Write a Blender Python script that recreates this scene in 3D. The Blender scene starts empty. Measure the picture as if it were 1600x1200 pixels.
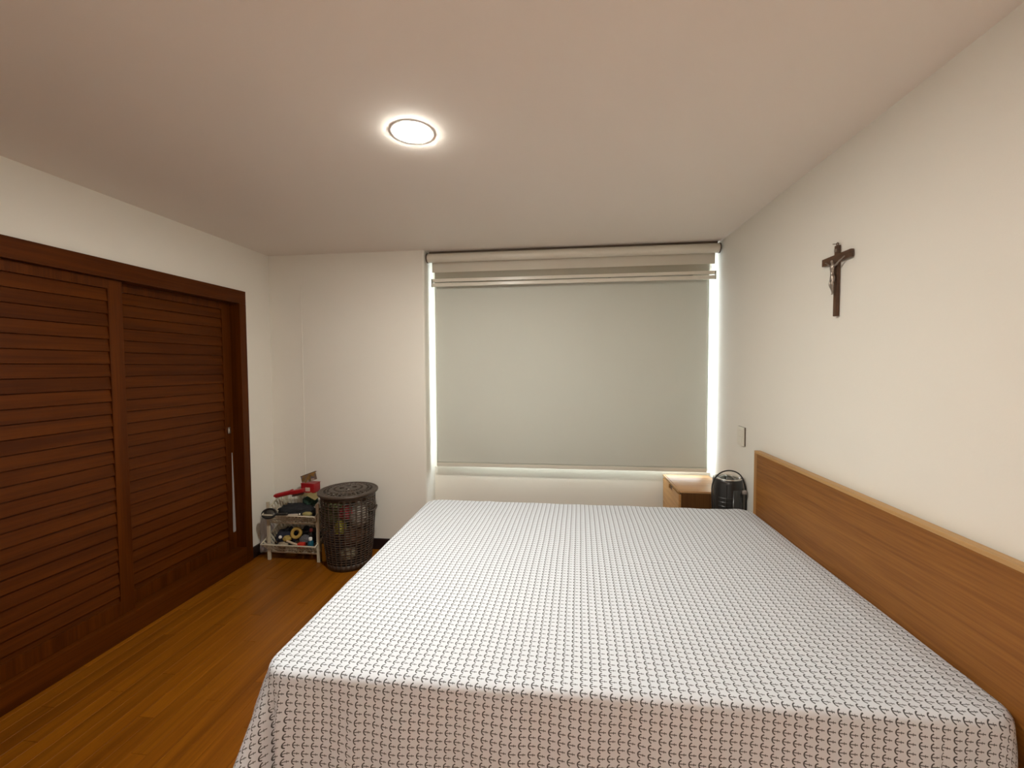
import bpy, bmesh, math, random
from mathutils import Vector, Matrix, noise
random.seed(7)
SC = bpy.context.scene
COL = SC.collection
PI = math.pi

# ------------------------------------------------------------------ camera
F_PX, YAW, PITCH, ROLL, ZC = 660.0, 0.1187, 0.0408, -0.0048, 1.4825
def cam_axes():
    cy, sy = math.cos(YAW), math.sin(YAW)
    f = Vector((-sy, cy, 0)); r = Vector((cy, sy, 0)); u = Vector((0, 0, 1))
    cp, sp = math.cos(PITCH), math.sin(PITCH)
    f2 = f*cp - u*sp; u2 = u*cp + f*sp
    cr, sr = math.cos(ROLL), math.sin(ROLL)
    return r*cr + u2*sr, u2*cr - r*sr, f2
cd = bpy.data.cameras.new('camera'); cam = bpy.data.objects.new('camera', cd); COL.objects.link(cam)
r_, u_, f_ = cam_axes()
cam.matrix_world = Matrix(((r_.x, u_.x, -f_.x, 0), (r_.y, u_.y, -f_.y, 0), (r_.z, u_.z, -f_.z, ZC), (0, 0, 0, 1)))
cd.sensor_fit = 'HORIZONTAL'; cd.sensor_width = 36.0; cd.lens = F_PX/1600*36.0; cd.clip_start = 0.02
SC.camera = cam

# ------------------------------------------------------------------ world, exposure
LAMP_STRENGTH = 345.0
HALL_STRENGTH = 2150.0
LAMP_COLOR = (1.0, 0.972, 0.885)
SKY_STRENGTH = 3.0
w = bpy.data.worlds.new('overcast_sky'); SC.world = w; w.use_nodes = True
bg = w.node_tree.nodes['Background']; bg.inputs[0].default_value = (0.86, 0.96, 1.0, 1); bg.inputs[1].default_value = SKY_STRENGTH
SC.view_settings.view_transform = 'Standard'; SC.view_settings.look = 'None'
SC.view_settings.gamma = 1.0; SC.view_settings.use_curve_mapping = False
SC.view_settings.exposure = 1.27

# ------------------------------------------------------------------ room numbers (metres)
H = 2.40; XL = -2.398; XR = 1.162; YF = 3.247; YB = -0.30
XJ = -1.08          # left jamb of the window recess
YS = 3.48           # sill wall at the back of the recess
YO = 3.66           # outer face of the window wall
ZS = 0.635          # sill height
WX0 = -0.95         # left edge of the window opening

# ------------------------------------------------------------------ materials
def new_mat(name):
    m = bpy.data.materials.new(name); m.use_nodes = True
    nt = m.node_tree; b = nt.nodes['Principled BSDF']
    return m, nt, b
def N(nt, t, **kw):
    n = nt.nodes.new(t)
    for k, v in kw.items(): setattr(n, k, v)
    return n
def plain(name, col, rough=0.6, metal=0.0, var=0.0, scale=8.0, bump=0.0, bscale=150.0, coat=0.0, sheen=0.0):
    m, nt, b = new_mat(name)
    b.inputs['Roughness'].default_value = rough; b.inputs['Metallic'].default_value = metal
    b.inputs['Coat Weight'].default_value = coat; b.inputs['Sheen Weight'].default_value = sheen
    b.inputs['Base Color'].default_value = (*col, 1)
    tc = N(nt, 'ShaderNodeTexCoord')
    if var > 0:
        nz = N(nt, 'ShaderNodeTexNoise'); nz.inputs['Scale'].default_value = scale; nz.inputs['Detail'].default_value = 4
        nt.links.new(tc.outputs['Object'], nz.inputs['Vector'])
        mx = N(nt, 'ShaderNodeMix', data_type='RGBA')
        mx.inputs[6].default_value = (*[c*(1-var) for c in col], 1); mx.inputs[7].default_value = (*[min(1, c*(1+var)) for c in col], 1)
        nt.links.new(nz.outputs['Fac'], mx.inputs[0]); nt.links.new(mx.outputs[2], b.inputs['Base Color'])
    if bump > 0:
        n2 = N(nt, 'ShaderNodeTexNoise'); n2.inputs['Scale'].default_value = bscale; n2.inputs['Detail'].default_value = 3
        nt.links.new(tc.outputs['Object'], n2.inputs['Vector'])
        bp = N(nt, 'ShaderNodeBump'); bp.inputs['Strength'].default_value = bump; bp.inputs['Distance'].default_value = 0.002
        nt.links.new(n2.outputs['Fac'], bp.inputs['Height']); nt.links.new(bp.outputs['Normal'], b.inputs['Normal'])
    return m
def wood(name, dark, light, axis, rough=0.4, fine=60.0, piece=0.0, coat=0.0, pores=0.35, spec=0.5):
    """grain stretched along one axis; `piece` varies the tone from piece to piece"""
    m, nt, b = new_mat(name)
    b.inputs['Roughness'].default_value = rough; b.inputs['Coat Weight'].default_value = coat
    b.inputs['Coat Roughness'].default_value = 0.25; b.inputs['Specular IOR Level'].default_value = spec
    tc = N(nt, 'ShaderNodeTexCoord'); oi = N(nt, 'ShaderNodeObjectInfo')
    mp = N(nt, 'ShaderNodeMapping'); s = [fine, fine, fine]; s[axis] = fine*0.035
    mp.inputs['Scale'].default_value = s
    add = N(nt, 'ShaderNodeVectorMath', operation='ADD')
    sc = N(nt, 'ShaderNodeVectorMath', operation='SCALE'); sc.inputs['Scale'].default_value = 37.0
    cmb = N(nt, 'ShaderNodeCombineXYZ')
    for k in range(3): nt.links.new(oi.outputs['Random'], cmb.inputs[k])
    nt.links.new(cmb.outputs[0], sc.inputs[0])
    nt.links.new(tc.outputs['Object'], add.inputs[0]); nt.links.new(sc.outputs[0], add.inputs[1])
    nt.links.new(add.outputs[0], mp.inputs['Vector'])
    n1 = N(nt, 'ShaderNodeTexNoise'); n1.inputs['Scale'].default_value = 0.35; n1.inputs['Detail'].default_value = 6; n1.inputs['Distortion'].default_value = 0.6
    n2 = N(nt, 'ShaderNodeTexNoise'); n2.inputs['Scale'].default_value = 2.2; n2.inputs['Detail'].default_value = 5
    for n in (n1, n2): nt.links.new(mp.outputs[0], n.inputs['Vector'])
    mx = N(nt, 'ShaderNodeMix', data_type='FLOAT'); mx.inputs[0].default_value = pores
    nt.links.new(n1.outputs['Fac'], mx.inputs[2]); nt.links.new(n2.outputs['Fac'], mx.inputs[3])
    cr = N(nt, 'ShaderNodeValToRGB'); cr.color_ramp.elements[0].position = 0.38; cr.color_ramp.elements[1].position = 0.62
    cr.color_ramp.elements[0].color = (*dark, 1); cr.color_ramp.elements[1].color = (*light, 1)
    nt.links.new(mx.outputs[0], cr.inputs[0])
    hs = N(nt, 'ShaderNodeHueSaturation')
    mr = N(nt, 'ShaderNodeMapRange'); mr.inputs['To Min'].default_value = 1-piece; mr.inputs['To Max'].default_value = 1+piece
    nt.links.new(oi.outputs['Random'], mr.inputs['Value']); nt.links.new(mr.outputs[0], hs.inputs['Value'])
    nt.links.new(cr.outputs[0], hs.inputs['Color']); nt.links.new(hs.outputs[0], b.inputs['Base Color'])
    bp = N(nt, 'ShaderNodeBump'); bp.inputs['Strength'].default_value = 0.12; bp.inputs['Distance'].default_value = 0.001
    nt.links.new(mx.outputs[0], bp.inputs['Height']); nt.links.new(bp.outputs['Normal'], b.inputs['Normal'])
    return m

M = {}
M['wall'] = plain('cream_wall_paint', (0.80, 0.765, 0.69), 0.75, var=0.012, scale=2.5, bump=0.15, bscale=220)
M['ceiling'] = plain('ceiling_paint', (0.80, 0.74, 0.675), 0.85, bump=0.08, bscale=200)
M['baseboard'] = plain('dark_baseboard_paint', (0.020, 0.010, 0.009), 0.35, var=0.2)
M['floor_base'] = plain('plank_joint_dark', (0.05, 0.014, 0.004), 0.8, var=0.2)
M['floor'] = wood('varnished_floor_strip', (0.165, 0.048, 0.0015), (0.255, 0.083, 0.003), 1, rough=0.36, fine=42, piece=0.10, pores=0.4, spec=0.3)
M['closet_y'] = wood('mahogany_stain_long_grain', (0.056, 0.0120, 0.0008), (0.098, 0.0235, 0.0016), 1, rough=0.42, fine=55, piece=0.07, spec=0.12)
M['closet_z'] = wood('mahogany_stain_upright_grain', (0.056, 0.0120, 0.0008), (0.098, 0.0235, 0.0016), 2, rough=0.42, fine=55, piece=0.06, spec=0.12)
M['closet_in'] = plain('closet_interior_wood', (0.05, 0.014, 0.005), 0.7, var=0.2)
M['oak_y'] = wood('oak_veneer_headboard', (0.185, 0.066, 0.010), (0.29, 0.117, 0.021), 1, rough=0.45, fine=48, pores=0.5, spec=0.25)
M['oak_edge'] = wood('oak_edge_banding', (0.40, 0.22, 0.075), (0.50, 0.29, 0.11), 1, rough=0.45, fine=60)
M['oak_x'] = wood('light_oak_top', (0.42, 0.215, 0.085), (0.58, 0.33, 0.15), 0, rough=0.4, fine=70, pores=0.5)
M['oak_z'] = wood('oak_upright_grain', (0.30, 0.135, 0.035), (0.45, 0.22, 0.07), 2, rough=0.45, fine=60, pores=0.4)
M['walnut_z'] = wood('dark_side_veneer', (0.075, 0.028, 0.006), (0.14, 0.058, 0.015), 2, rough=0.5, fine=60, pores=0.4, spec=0.3)
M['oak_front'] = wood('oak_drawer_front', (0.38, 0.19, 0.06), (0.52, 0.28, 0.10), 1, rough=0.45, fine=60, pores=0.4)
M['white_plastic'] = plain('off_white_plastic', (0.74, 0.70, 0.60), 0.35, var=0.02)
M['trim_white'] = plain('white_lacquer_trim', (0.82, 0.80, 0.76), 0.4)
M['cassette'] = plain('ivory_aluminium', (0.68, 0.64, 0.55), 0.28, var=0.01)
M['dark_line'] = plain('dark_bracket_and_shadow', (0.10, 0.07, 0.045), 0.6, var=0.1)  # blind bracket and end caps, also the painted shadow at the switch plate
M['cap_grey'] = plain('grey_end_cap', (0.35, 0.35, 0.30), 0.5)
M['metal'] = plain('brushed_steel', (0.72, 0.70, 0.66), 0.28, metal=1.0, var=0.05, scale=60)
M['alu'] = plain('window_aluminium', (0.55, 0.56, 0.56), 0.4, metal=0.6, var=0.02)
M['black_gloss'] = plain('black_gloss_plastic', (0.022, 0.021, 0.020), 0.24, var=0.1)
M['black_satin'] = plain('dark_satin_plastic', (0.020, 0.018, 0.017), 0.30, var=0.12)
M['black_rubber'] = plain('black_cable_rubber', (0.014, 0.013, 0.012), 0.5, var=0.1)
M['chrome_dark'] = plain('dark_polished_lid', (0.16, 0.16, 0.15), 0.16, metal=0.85)
M['silver_rim'] = plain('bright_lid_rim', (0.62, 0.60, 0.56), 0.22, metal=0.9)
M['bronze'] = plain('dark_bronze_pull', (0.10, 0.05, 0.02), 0.4, metal=0.5)
M['cross'] = wood('dark_cross_wood', (0.055, 0.022, 0.008), (0.105, 0.046, 0.017), 2, rough=0.5, fine=90)
M['cross_y'] = wood('dark_crossbar_wood', (0.055, 0.022, 0.008), (0.105, 0.046, 0.017), 0, rough=0.5, fine=90)
M['pewter'] = plain('aged_pewter', (0.33, 0.28, 0.24), 0.38, metal=0.85, var=0.25, scale=60)
M['hamper'] = plain('brown_wicker_plastic', (0.055, 0.037, 0.026), 0.42, var=0.12, scale=30)
M['rack'] = plain('cream_rack_plastic', (0.56, 0.50, 0.38), 0.4, var=0.04, scale=20)
M['mattress'] = plain('mattress_ticking', (0.70, 0.68, 0.66), 0.8, var=0.03)

def cloth_mat(name, col, var=0.15):
    return plain(name, col, 0.85, var=var, scale=25, bump=0.4, bscale=300)

def blind_material(name, col, transl):
    m, nt, b = new_mat(name); out = nt.nodes['Material Output']
    b.inputs['Base Color'].default_value = (*col, 1); b.inputs['Roughness'].default_value = 0.7
    tc = N(nt, 'ShaderNodeTexCoord'); nz = N(nt, 'ShaderNodeTexNoise'); nz.inputs['Scale'].default_value = 400
    nt.links.new(tc.outputs['Object'], nz.inputs['Vector'])
    bp = N(nt, 'ShaderNodeBump'); bp.inputs['Strength'].default_value = 0.08; bp.inputs['Distance'].default_value = 0.001
    nt.links.new(nz.outputs['Fac'], bp.inputs['Height']); nt.links.new(bp.outputs[0], b.inputs['Normal'])
    tr = N(nt, 'ShaderNodeBsdfTranslucent'); tr.inputs[0].default_value = (0.80, 0.88, 0.78, 1)
    mx = N(nt, 'ShaderNodeMixShader'); mx.inputs[0].default_value = transl
    nt.links.new(b.outputs[0], mx.inputs[1]); nt.links.new(tr.outputs[0], mx.inputs[2]); nt.links.new(mx.outputs[0], out.inputs[0])
    return m
M['blind'] = blind_material('grey_blackout_cloth', (0.575, 0.58, 0.515), 0.03)
M['valance'] = blind_material('beige_roller_cloth', (0.62, 0.575, 0.49), 0.02)
def see_through(name, col, fac, gloss=0.0):
    m, nt, b = new_mat(name); out = nt.nodes['Material Output']
    b.inputs['Base Color'].default_value = (*col, 1); b.inputs['Roughness'].default_value = 0.5 if gloss == 0 else gloss
    tr = N(nt, 'ShaderNodeBsdfTransparent'); mx = N(nt, 'ShaderNodeMixShader'); mx.inputs[0].default_value = fac
    nt.links.new(tr.outputs[0], mx.inputs[1]); nt.links.new(b.outputs[0], mx.inputs[2]); nt.links.new(mx.outputs[0], out.inputs[0])
    return m
M['sheer'] = see_through('sheer_band', (0.55, 0.48, 0.36), 0.30)
M['glass'] = see_through('window_glass', (0.9, 0.95, 0.95), 0.06, 0.05)
M['bag'] = see_through('thin_plastic_film', (0.66, 0.62, 0.62), 0.42, 0.3)
def lamp_material(strength, colour=LAMP_COLOR):
    m, nt, b = new_mat('led_diffuser'); out = nt.nodes['Material Output']
    e = N(nt, 'ShaderNodeEmission'); e.inputs[0].default_value = (*colour, 1); e.inputs[1].default_value = strength
    nt.links.new(e.outputs[0], out.inputs[0]); return m
M['lamp'] = lamp_material(LAMP_STRENGTH); M['hall_lamp'] = lamp_material(HALL_STRENGTH, (1.0, 0.955, 0.94))

def anchor_material():
    """white cotton printed with small charcoal anchors; UV is the flat sheet in metres"""
    m, nt, b = new_mat('anchor_print_cotton'); L = nt.links
    b.inputs['Roughness'].default_value = 0.85; b.inputs['Sheen Weight'].default_value = 0.1
    uv = N(nt, 'ShaderNodeUVMap'); uv.uv_map = 'sheet'
    sp = N(nt, 'ShaderNodeSeparateXYZ'); L.new(uv.outputs[0], sp.inputs[0])
    def m_(op, a, b2=None, c=None):
        n = N(nt, 'ShaderNodeMath', operation=op)
        for i, v in enumerate((a, b2, c)):
            if v is None: continue
            if isinstance(v, (int, float)): n.inputs[i].default_value = v
            else: L.new(v, n.inputs[i])
        return n.outputs[0]
    PU, PV = 0.0257, 0.0230
    u = m_('SUBTRACT', m_('FRACT', m_('DIVIDE', sp.outputs[0], PU)), 0.5)
    v = m_('MULTIPLY', m_('SUBTRACT', m_('FRACT', m_('DIVIDE', sp.outputs[1], PV)), 0.5), PV/PU)
    av = m_('ABSOLUTE', v)
    def le(x, t, s=0.035):           # soft 1 where x < t
        n = N(nt, 'ShaderNodeMapRange', interpolation_type='SMOOTHSTEP')
        L.new(x, n.inputs['Value']); n.inputs['From Min'].default_value = t-s; n.inputs['From Max'].default_value = t+s
        n.inputs['To Min'].default_value = 1; n.inputs['To Max'].default_value = 0
        return n.outputs[0]
    def near(x, c): return m_('ABSOLUTE', m_('SUBTRACT', x, c))
    shank = m_('MULTIPLY', le(av, 0.046), le(near(u, -0.01), 0.34))
    stock = m_('MULTIPLY', le(near(u, 0.13), 0.032), le(av, 0.135))
    ru = m_('SUBTRACT', u, 0.315)
    ring = le(near(m_('SQRT', m_('ADD', m_('MULTIPLY', ru, ru), m_('MULTIPLY', v, v))), 0.04), 0.022, 0.03)
    rad = m_('SQRT', m_('ADD', m_('MULTIPLY', u, u), m_('MULTIPLY', v, v)))
    arms = m_('MULTIPLY', le(near(rad, 0.352), 0.062), le(u, -0.135))
    fluke = le(m_('ADD', near(av, 0.315), near(u, -0.15)), 0.085)
    ink = m_('MAXIMUM', m_('MAXIMUM', m_('MAXIMUM', shank, stock), m_('MAXIMUM', ring, arms)), fluke)
    nz = N(nt, 'ShaderNodeTexNoise'); nz.inputs['Scale'].default_value = 900; L.new(uv.outputs[0], nz.inputs['Vector'])
    ink = m_('MULTIPLY', ink, 0.97)
    mx = N(nt, 'ShaderNodeMix', data_type='RGBA'); mx.inputs[6].default_value = (0.665, 0.695, 0.745, 1); mx.inputs[7].default_value = (0.020, 0.019, 0.020, 1)
    L.new(ink, mx.inputs[0]); L.new(mx.outputs[2], b.inputs['Base Color'])
    bp = N(nt, 'ShaderNodeBump'); bp.inputs['Strength'].default_value = 0.06; bp.inputs['Distance'].default_value = 0.0006
    L.new(nz.outputs['Fac'], bp.inputs['Height']); L.new(bp.outputs[0], b.inputs['Normal'])
    return m
M['anchor'] = anchor_material()

# ------------------------------------------------------------------ mesh helpers
def link(name, me, mat, parent=None):
    o = bpy.data.objects.new(name, me); COL.objects.link(o)
    if mat is not None and not me.materials: me.materials.append(M[mat] if isinstance(mat, str) else mat)
    if parent is not None: o.parent = parent
    return o
def mesh_of(bm, name, smooth=False):
    bmesh.ops.recalc_face_normals(bm, faces=bm.faces[:])
    me = bpy.data.meshes.new(name); bm.to_mesh(me); bm.free()
    if smooth:
        for p in me.polygons: p.use_smooth = True
    return me
def obj(name, bm, mat, parent=None, smooth=False, auto=None):
    me = mesh_of(bm, name, smooth or auto is not None)
    if auto is not None: me.set_sharp_from_angle(angle=math.radians(auto))
    return link(name, me, mat, parent)
def tag(o, label, cat, group=None, kind=None):
    o['label'] = label; o['category'] = cat
    if group: o['group'] = group
    if kind: o['kind'] = kind
    return o
def struct(o, label=None, cat=None):
    o['kind'] = 'structure'
    if label: o['label'] = label
    if cat: o['category'] = cat
    return o
def empty(name, loc=(0, 0, 0), rz=0):
    o = bpy.data.objects.new(name, None); COL.objects.link(o); o.location = loc; o.rotation_euler.z = rz; o.empty_display_size = 0.05
    return o
def box(bm, x0, x1, y0, y1, z0, z1, bev=0.0, mat=None):
    g = bmesh.ops.create_cube(bm, size=1.0)
    T = Matrix.Translation(((x0+x1)/2, (y0+y1)/2, (z0+z1)/2)) @ Matrix.Diagonal((abs(x1-x0), abs(y1-y0), abs(z1-z0), 1))
    if mat is not None: T = mat @ T
    bmesh.ops.transform(bm, matrix=T, verts=g['verts'])
    if bev > 0:
        es = {e for v in g['verts'] for e in v.link_edges}
        bmesh.ops.bevel(bm, geom=list(es), offset=bev, segments=2, affect='EDGES', profile=0.7)
def bx(*a, **k):
    bm = bmesh.new(); box(bm, *a, **k); return bm
def lathe(bm, prof, n=40, c=(0, 0), squash=1.0, cap=True):
    rings = []
    for (r, z) in prof:
        rings.append([bm.verts.new((c[0]+r*math.cos(2*PI*k/n), c[1]+squash*r*math.sin(2*PI*k/n), z)) for k in range(n)])
    for a, b in zip(rings, rings[1:]):
        for k in range(n): bm.faces.new((a[k], a[(k+1) % n], b[(k+1) % n], b[k]))
    if cap:
        if prof[0][0] > 1e-5: bm.faces.new(rings[0])
        if prof[-1][0] > 1e-5: bm.faces.new(rings[-1])
def tube(bm, pts, r, n=8, closed=False, flat=1.0):
    pts = [Vector(p) for p in pts]; rings = []
    m = len(pts)
    prev = None
    for i, p in enumerate(pts):
        a = pts[(i-1) % m] if (closed or i > 0) else p
        b = pts[(i+1) % m] if (closed or i < m-1) else p
        t = (b-a).normalized()
        if prev is None:
            up = Vector((0, 0, 1)) if abs(t.z) < 0.9 else Vector((0, 1, 0))
            s = t.cross(up).normalized()
        else:
            s = (prev - t*prev.dot(t))
            s = s.normalized() if s.length > 1e-6 else t.orthogonal().normalized()
        prev = s; q = s.cross(t).normalized()
        rr = r[i] if isinstance(r, (list, tuple)) else r
        rings.append([bm.verts.new(p + s*rr*math.cos(2*PI*k/n) + q*rr*flat*math.sin(2*PI*k/n)) for k in range(n)])
    rng = range(m) if closed else range(m-1)
    for i in rng:
        a, b = rings[i], rings[(i+1) % m]
        for k in range(n): bm.faces.new((a[k], a[(k+1) % n], b[(k+1) % n], b[k]))
    if not closed: bm.faces.new(rings[0]); bm.faces.new(rings[-1])
def curve(pts, k=6):
    """Catmull-Rom through the points"""
    P = [Vector(p) for p in pts]; P = [P[0]*2-P[1]] + P + [P[-1]*2-P[-2]]; out = []
    for i in range(1, len(P)-2):
        for j in range(k):
            t = j/k; a, b, c, d = P[i-1], P[i], P[i+1], P[i+2]
            out.append(0.5*((2*b) + (c-a)*t + (2*a-5*b+4*c-d)*t*t + (3*b-a-3*c+d)*t**3))
    out.append(P[-2]); return out
def crumple(sx, sy, sz, seed, amp=0.22, freq=2.6, sub=4):
    bm = bmesh.new(); bmesh.ops.create_icosphere(bm, subdivisions=sub, radius=1.0)
    off = Vector((seed*3.17, seed*1.73, seed*0.91))
    for v in bm.verts:
        p = v.co.copy(); q = p*freq + off
        d = noise.fractal(q, 0.9, 2.0, 4) * amp
        d += amp*0.8*abs(noise.noise(q*1.3 + Vector((5, 5, 5))))
        p = p*(1 - amp*0.5 + d)
        v.co = Vector((p.x*sx, p.y*sy, p.z*sz))
    return bm

# ================================================================== STRUCTURE
T = 0.12
# ---- floor: dark base with individual varnished strips
fl = struct(obj('floor', bx(XL-0.75, XR+T, YB-T, YO, -0.10, -0.010), 'floor_base'), 'warm brown varnished strip floor of the bedroom')
PW = 0.0695; cache = {}
def plank_mesh(wd, ln):
    k = (round(wd, 3), round(ln, 3))
    if k in cache: return cache[k]
    e = 0.0009; bm = bmesh.new(); rows = []
    for (i, z) in ((0, -0.010), (0, -e), (e, 0.0)):
        rows.append([bm.verts.new((sx*(wd/2-i), sy*(ln/2-i), z)) for sx, sy in ((-1, -1), (1, -1), (1, 1), (-1, 1))])
    for a, b in zip(rows, rows[1:]):
        for j in range(4): bm.faces.new((a[j], a[(j+1) % 4], b[(j+1) % 4], b[j]))
    bm.faces.new(rows[2]); cache[k] = mesh_of(bm, 'plank'); return cache[k]
x = XL - 0.02; col = 0; starts = [0.0, 0.52, 0.23, 0.74, 0.38, 0.12, 0.63]
LP = 1.04
while x < XR - 0.005:
    wide = 0.0014 if (col+1) % 3 == 0 else 0.0004
    w_ = min(PW, XR + 0.01 - x)
    y = YB - starts[col % 7]*LP
    while y < YS - 0.001:
        a = max(y, YB); b = min(y + LP, YS)
        # under the pier there is no floor to see
        if x < XJ - 0.1: b = min(b, YF + 0.005)
        if b - a > 0.03:
            p = link('plank', plank_mesh(w_ - wide, b - a - 0.0005), 'floor', fl)
            p.location = (x + w_/2, (a+b)/2, 0)
        y += LP
    x += PW; col += 1

# ---- ceiling, walls
struct(obj('ceiling', bx(XL-T, XR+T, YB-T, YO, H, H+0.12), 'ceiling'), 'plain off-white bedroom ceiling')
OY0, OY1, OZ = 0.36, 2.905, 1.975       # closet opening in the left wall
bm = bmesh.new()
box(bm, XL-T, XL, YB-T, OY0, -0.01, H); box(bm, XL-T, XL, OY1, YO, -0.01, H); box(bm, XL-T, XL, OY0, OY1, OZ, H)
struct(obj('wall_left', bm, 'wall'), 'cream wall around the louvred closet')
struct(obj('wall_right', bx(XR, XR+T, YB-T, YO, -0.01, H), 'wall'), 'cream wall with the crucifix and headboard')
DX0, DX1, DZ, HYB = -0.62, 0.80, 2.12, -1.55      # wide doorway behind the camera and the hall beyond it
bm = bmesh.new(); box(bm, XL, DX0, YB-T, YB, -0.01, H); box(bm, DX1, XR, YB-T, YB, -0.01, H); box(bm, DX0, DX1, YB-T, YB, DZ, H)
struct(obj('wall_back', bm, 'wall'), 'cream wall with the doorway behind the camera')
bm = bmesh.new(); box(bm, -1.32, 1.42, HYB-T, HYB, -0.01, H); box(bm, -1.32, -1.20, HYB, YB-T, -0.01, H); box(bm, 1.30, 1.42, HYB, YB-T, -0.01, H)
struct(obj('wall_hall', bm, 'wall'), 'cream walls of the hall behind the camera')
struct(obj('floor_hall', bx(-1.32, 1.42, HYB, YB-T, -0.10, 0.0), 'floor'), 'wooden floor of the hall')
cb = bmesh.new()
HLX, HLY = 0.05, -1.12
for a in ((-1.32, HLX-0.09, HYB-T, YB-T), (HLX+0.09, 1.42, HYB-T, YB-T), (HLX-0.09, HLX+0.09, HYB-T, HLY-0.09), (HLX-0.09, HLX+0.09, HLY+0.09, YB-T)): box(cb, *a, H, H+0.26)
struct(obj('ceiling_hall', cb, 'ceiling'), 'ceiling of the hall')
hl = empty('hall_downlight', (HLX, HLY, H)); tag(hl, 'deep recessed downlight in the hall behind the camera', 'ceiling light')
bm = bmesh.new(); lathe(bm, [(0.125, -0.001), (0.125, -0.006), (0.088, -0.006), (0.086, 0.0), (0.086, 0.17)], 48, cap=False); obj('reflector_can', bm, 'trim_white', hl, auto=40)
bm = bmesh.new(); lathe(bm, [(0.0855, 0.172), (0.0855, 0.166), (0.0, 0.165)], 48); obj('diffuser', bm, 'hall_lamp', hl, auto=30)
bm = bmesh.new()
bpv = [(XL, YF), (XJ-0.012, YF), (XJ-0.004, YF+0.003), (XJ, YF+0.012), (XJ, YO), (XL, YO)]
lo = [bm.verts.new((a, b, -0.01)) for a, b in bpv]; hi = [bm.verts.new((a, b, H)) for a, b in bpv]
for i in range(len(bpv)):
    j = (i+1) % len(bpv); bm.faces.new((lo[i], lo[j], hi[j], hi[i]))
bm.faces.new(lo); bm.faces.new(hi)
box(bm, XJ, XR, YS, YO, -0.01, ZS); box(bm, XJ, XR, YS, YO, 2.34, H); box(bm, XJ, WX0, YS+0.055, YO, ZS, 2.34)
struct(obj('wall_far', bm, 'wall'), 'cream far wall stepping back into the window recess')
struct(obj('baseboard_far', bx(XL+0.002, XJ, YF-0.014, YF, 0, 0.088, bev=0.003), 'baseboard'), 'dark baseboard on the far wall')
struct(obj('baseboard_recess', bx(XJ+0.001, XR-0.016, YS-0.014, YS, 0, 0.088, bev=0.003), 'baseboard'), 'dark baseboard in the window recess')
struct(obj('baseboard_left', bx(XL, XL+0.014, 2.958, YF-0.015, 0, 0.088, bev=0.003), 'baseboard'), 'dark baseboard between closet and corner')
struct(obj('baseboard_right', bx(XR-0.014, XR, YB, YS, 0, 0.088, bev=0.003), 'baseboard'), 'dark baseboard on the headboard wall')
struct(obj('trim_1', bx(-2.120, -2.1155, YF-0.0035, YF+0.001, 0.10, 2.24, bev=0.0012), 'wall'), 'thin painted-over vertical cable cover on the far wall')
# ---- window behind the blinds
wn = struct(empty('window_1', (0, YS+0.10, ZS)), 'daylit window almost hidden by the roller blind')
def rel(bm, o):
    bmesh.ops.translate(bm, verts=bm.verts[:], vec=-Vector(o.location)); return bm
def fr(x0, x1, z0, z1):
    return rel(bx(x0, x1, YS+0.075, YS+0.125, z0, z1, bev=0.004), wn)
obj('window_frame', fr(WX0, WX0+0.045, ZS, 2.34), 'alu', wn); obj('window_frame', fr(XR-0.045, XR, ZS, 2.34), 'alu', wn)
obj('window_frame', fr(WX0, XR, ZS, ZS+0.045), 'alu', wn); obj('window_frame', fr(WX0, XR, 2.295, 2.34), 'alu', wn)
obj('mullion', fr(0.02, 0.07, ZS, 2.34), 'alu', wn)
for a, b in ((WX0+0.045, 0.02), (0.07, XR-0.045)):
    obj('pane', rel(bx(a, b, YS+0.097, YS+0.103, ZS+0.045, 2.295), wn), 'glass', wn)

# ================================================================== CEILING LIGHT
lx, ly = -0.583, 1.634
cl = empty('ceiling_downlight', (lx, ly, H)); tag(cl, 'round glowing white LED downlight set in the ceiling', 'ceiling light')
bm = bmesh.new(); lathe(bm, [(0.0705, 0.0), (0.0705, -0.0011), (0.0845, -0.0011), (0.0862, -0.0006), (0.0868, 0.0)], 64, cap=False)
obj('trim_ring', bm, 'trim_white', cl, auto=20)
bm = bmesh.new(); lathe(bm, [(0.0703, -0.0004), (0.0703, -0.0024), (0.0690, -0.0036), (0.060, -0.0050), (0.035, -0.0062), (0.0, -0.0067)], 64)
obj('diffuser', bm, 'lamp', cl)

# ================================================================== CLOSET
XC = XL + 0.022                                        # face of the frame
cz = empty('closet', (XL, 1.63, 0)); tag(cz, 'dark reddish-brown wooden closet with louvred sliding doors on the left wall', 'closet')
def crel(bm): bmesh.ops.translate(bm, verts=bm.verts[:], vec=(-XL, -1.63, 0)); return bm
FY0, FY1, FZ = 0.31, 2.955, 2.058
JY0, JY1, JZ = FY0+0.064, 2.891, 1.962
obj('frame_header', crel(bx(XL-0.115, XC, FY0, FY1, JZ, FZ, bev=0.003)), 'closet_y', cz)
obj('frame_jamb', crel(bx(XL-0.115, XC, JY1, FY1, 0, JZ, bev=0.003)), 'closet_z', cz)
obj('frame_jamb', crel(bx(XL-0.115, XC, FY0, JY0, 0, JZ, bev=0.003)), 'closet_z', cz)
obj('plinth', crel(bx(XL-0.115, XC, JY0, JY1, 0, 0.125, bev=0.003)), 'closet_y', cz)
bm = bmesh.new()
for a in ((XL-0.70, XL-0.69, JY0-0.03, JY1+0.03, 0, JZ+0.02), (XL-0.70, XL-0.115, JY0-0.03, JY0, 0, JZ+0.02),
          (XL-0.70, XL-0.115, JY1, JY1+0.03, 0, JZ+0.02), (XL-0.70, XL-0.115, JY0-0.03, JY1+0.03, JZ+0.005, JZ+0.03), (XL-0.70, XL-0.115, JY0-0.03, JY1+0.03, 0.0, 0.02)):
    box(bm, *a)
obj('carcass', crel(bm), 'closet_in', cz)
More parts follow.
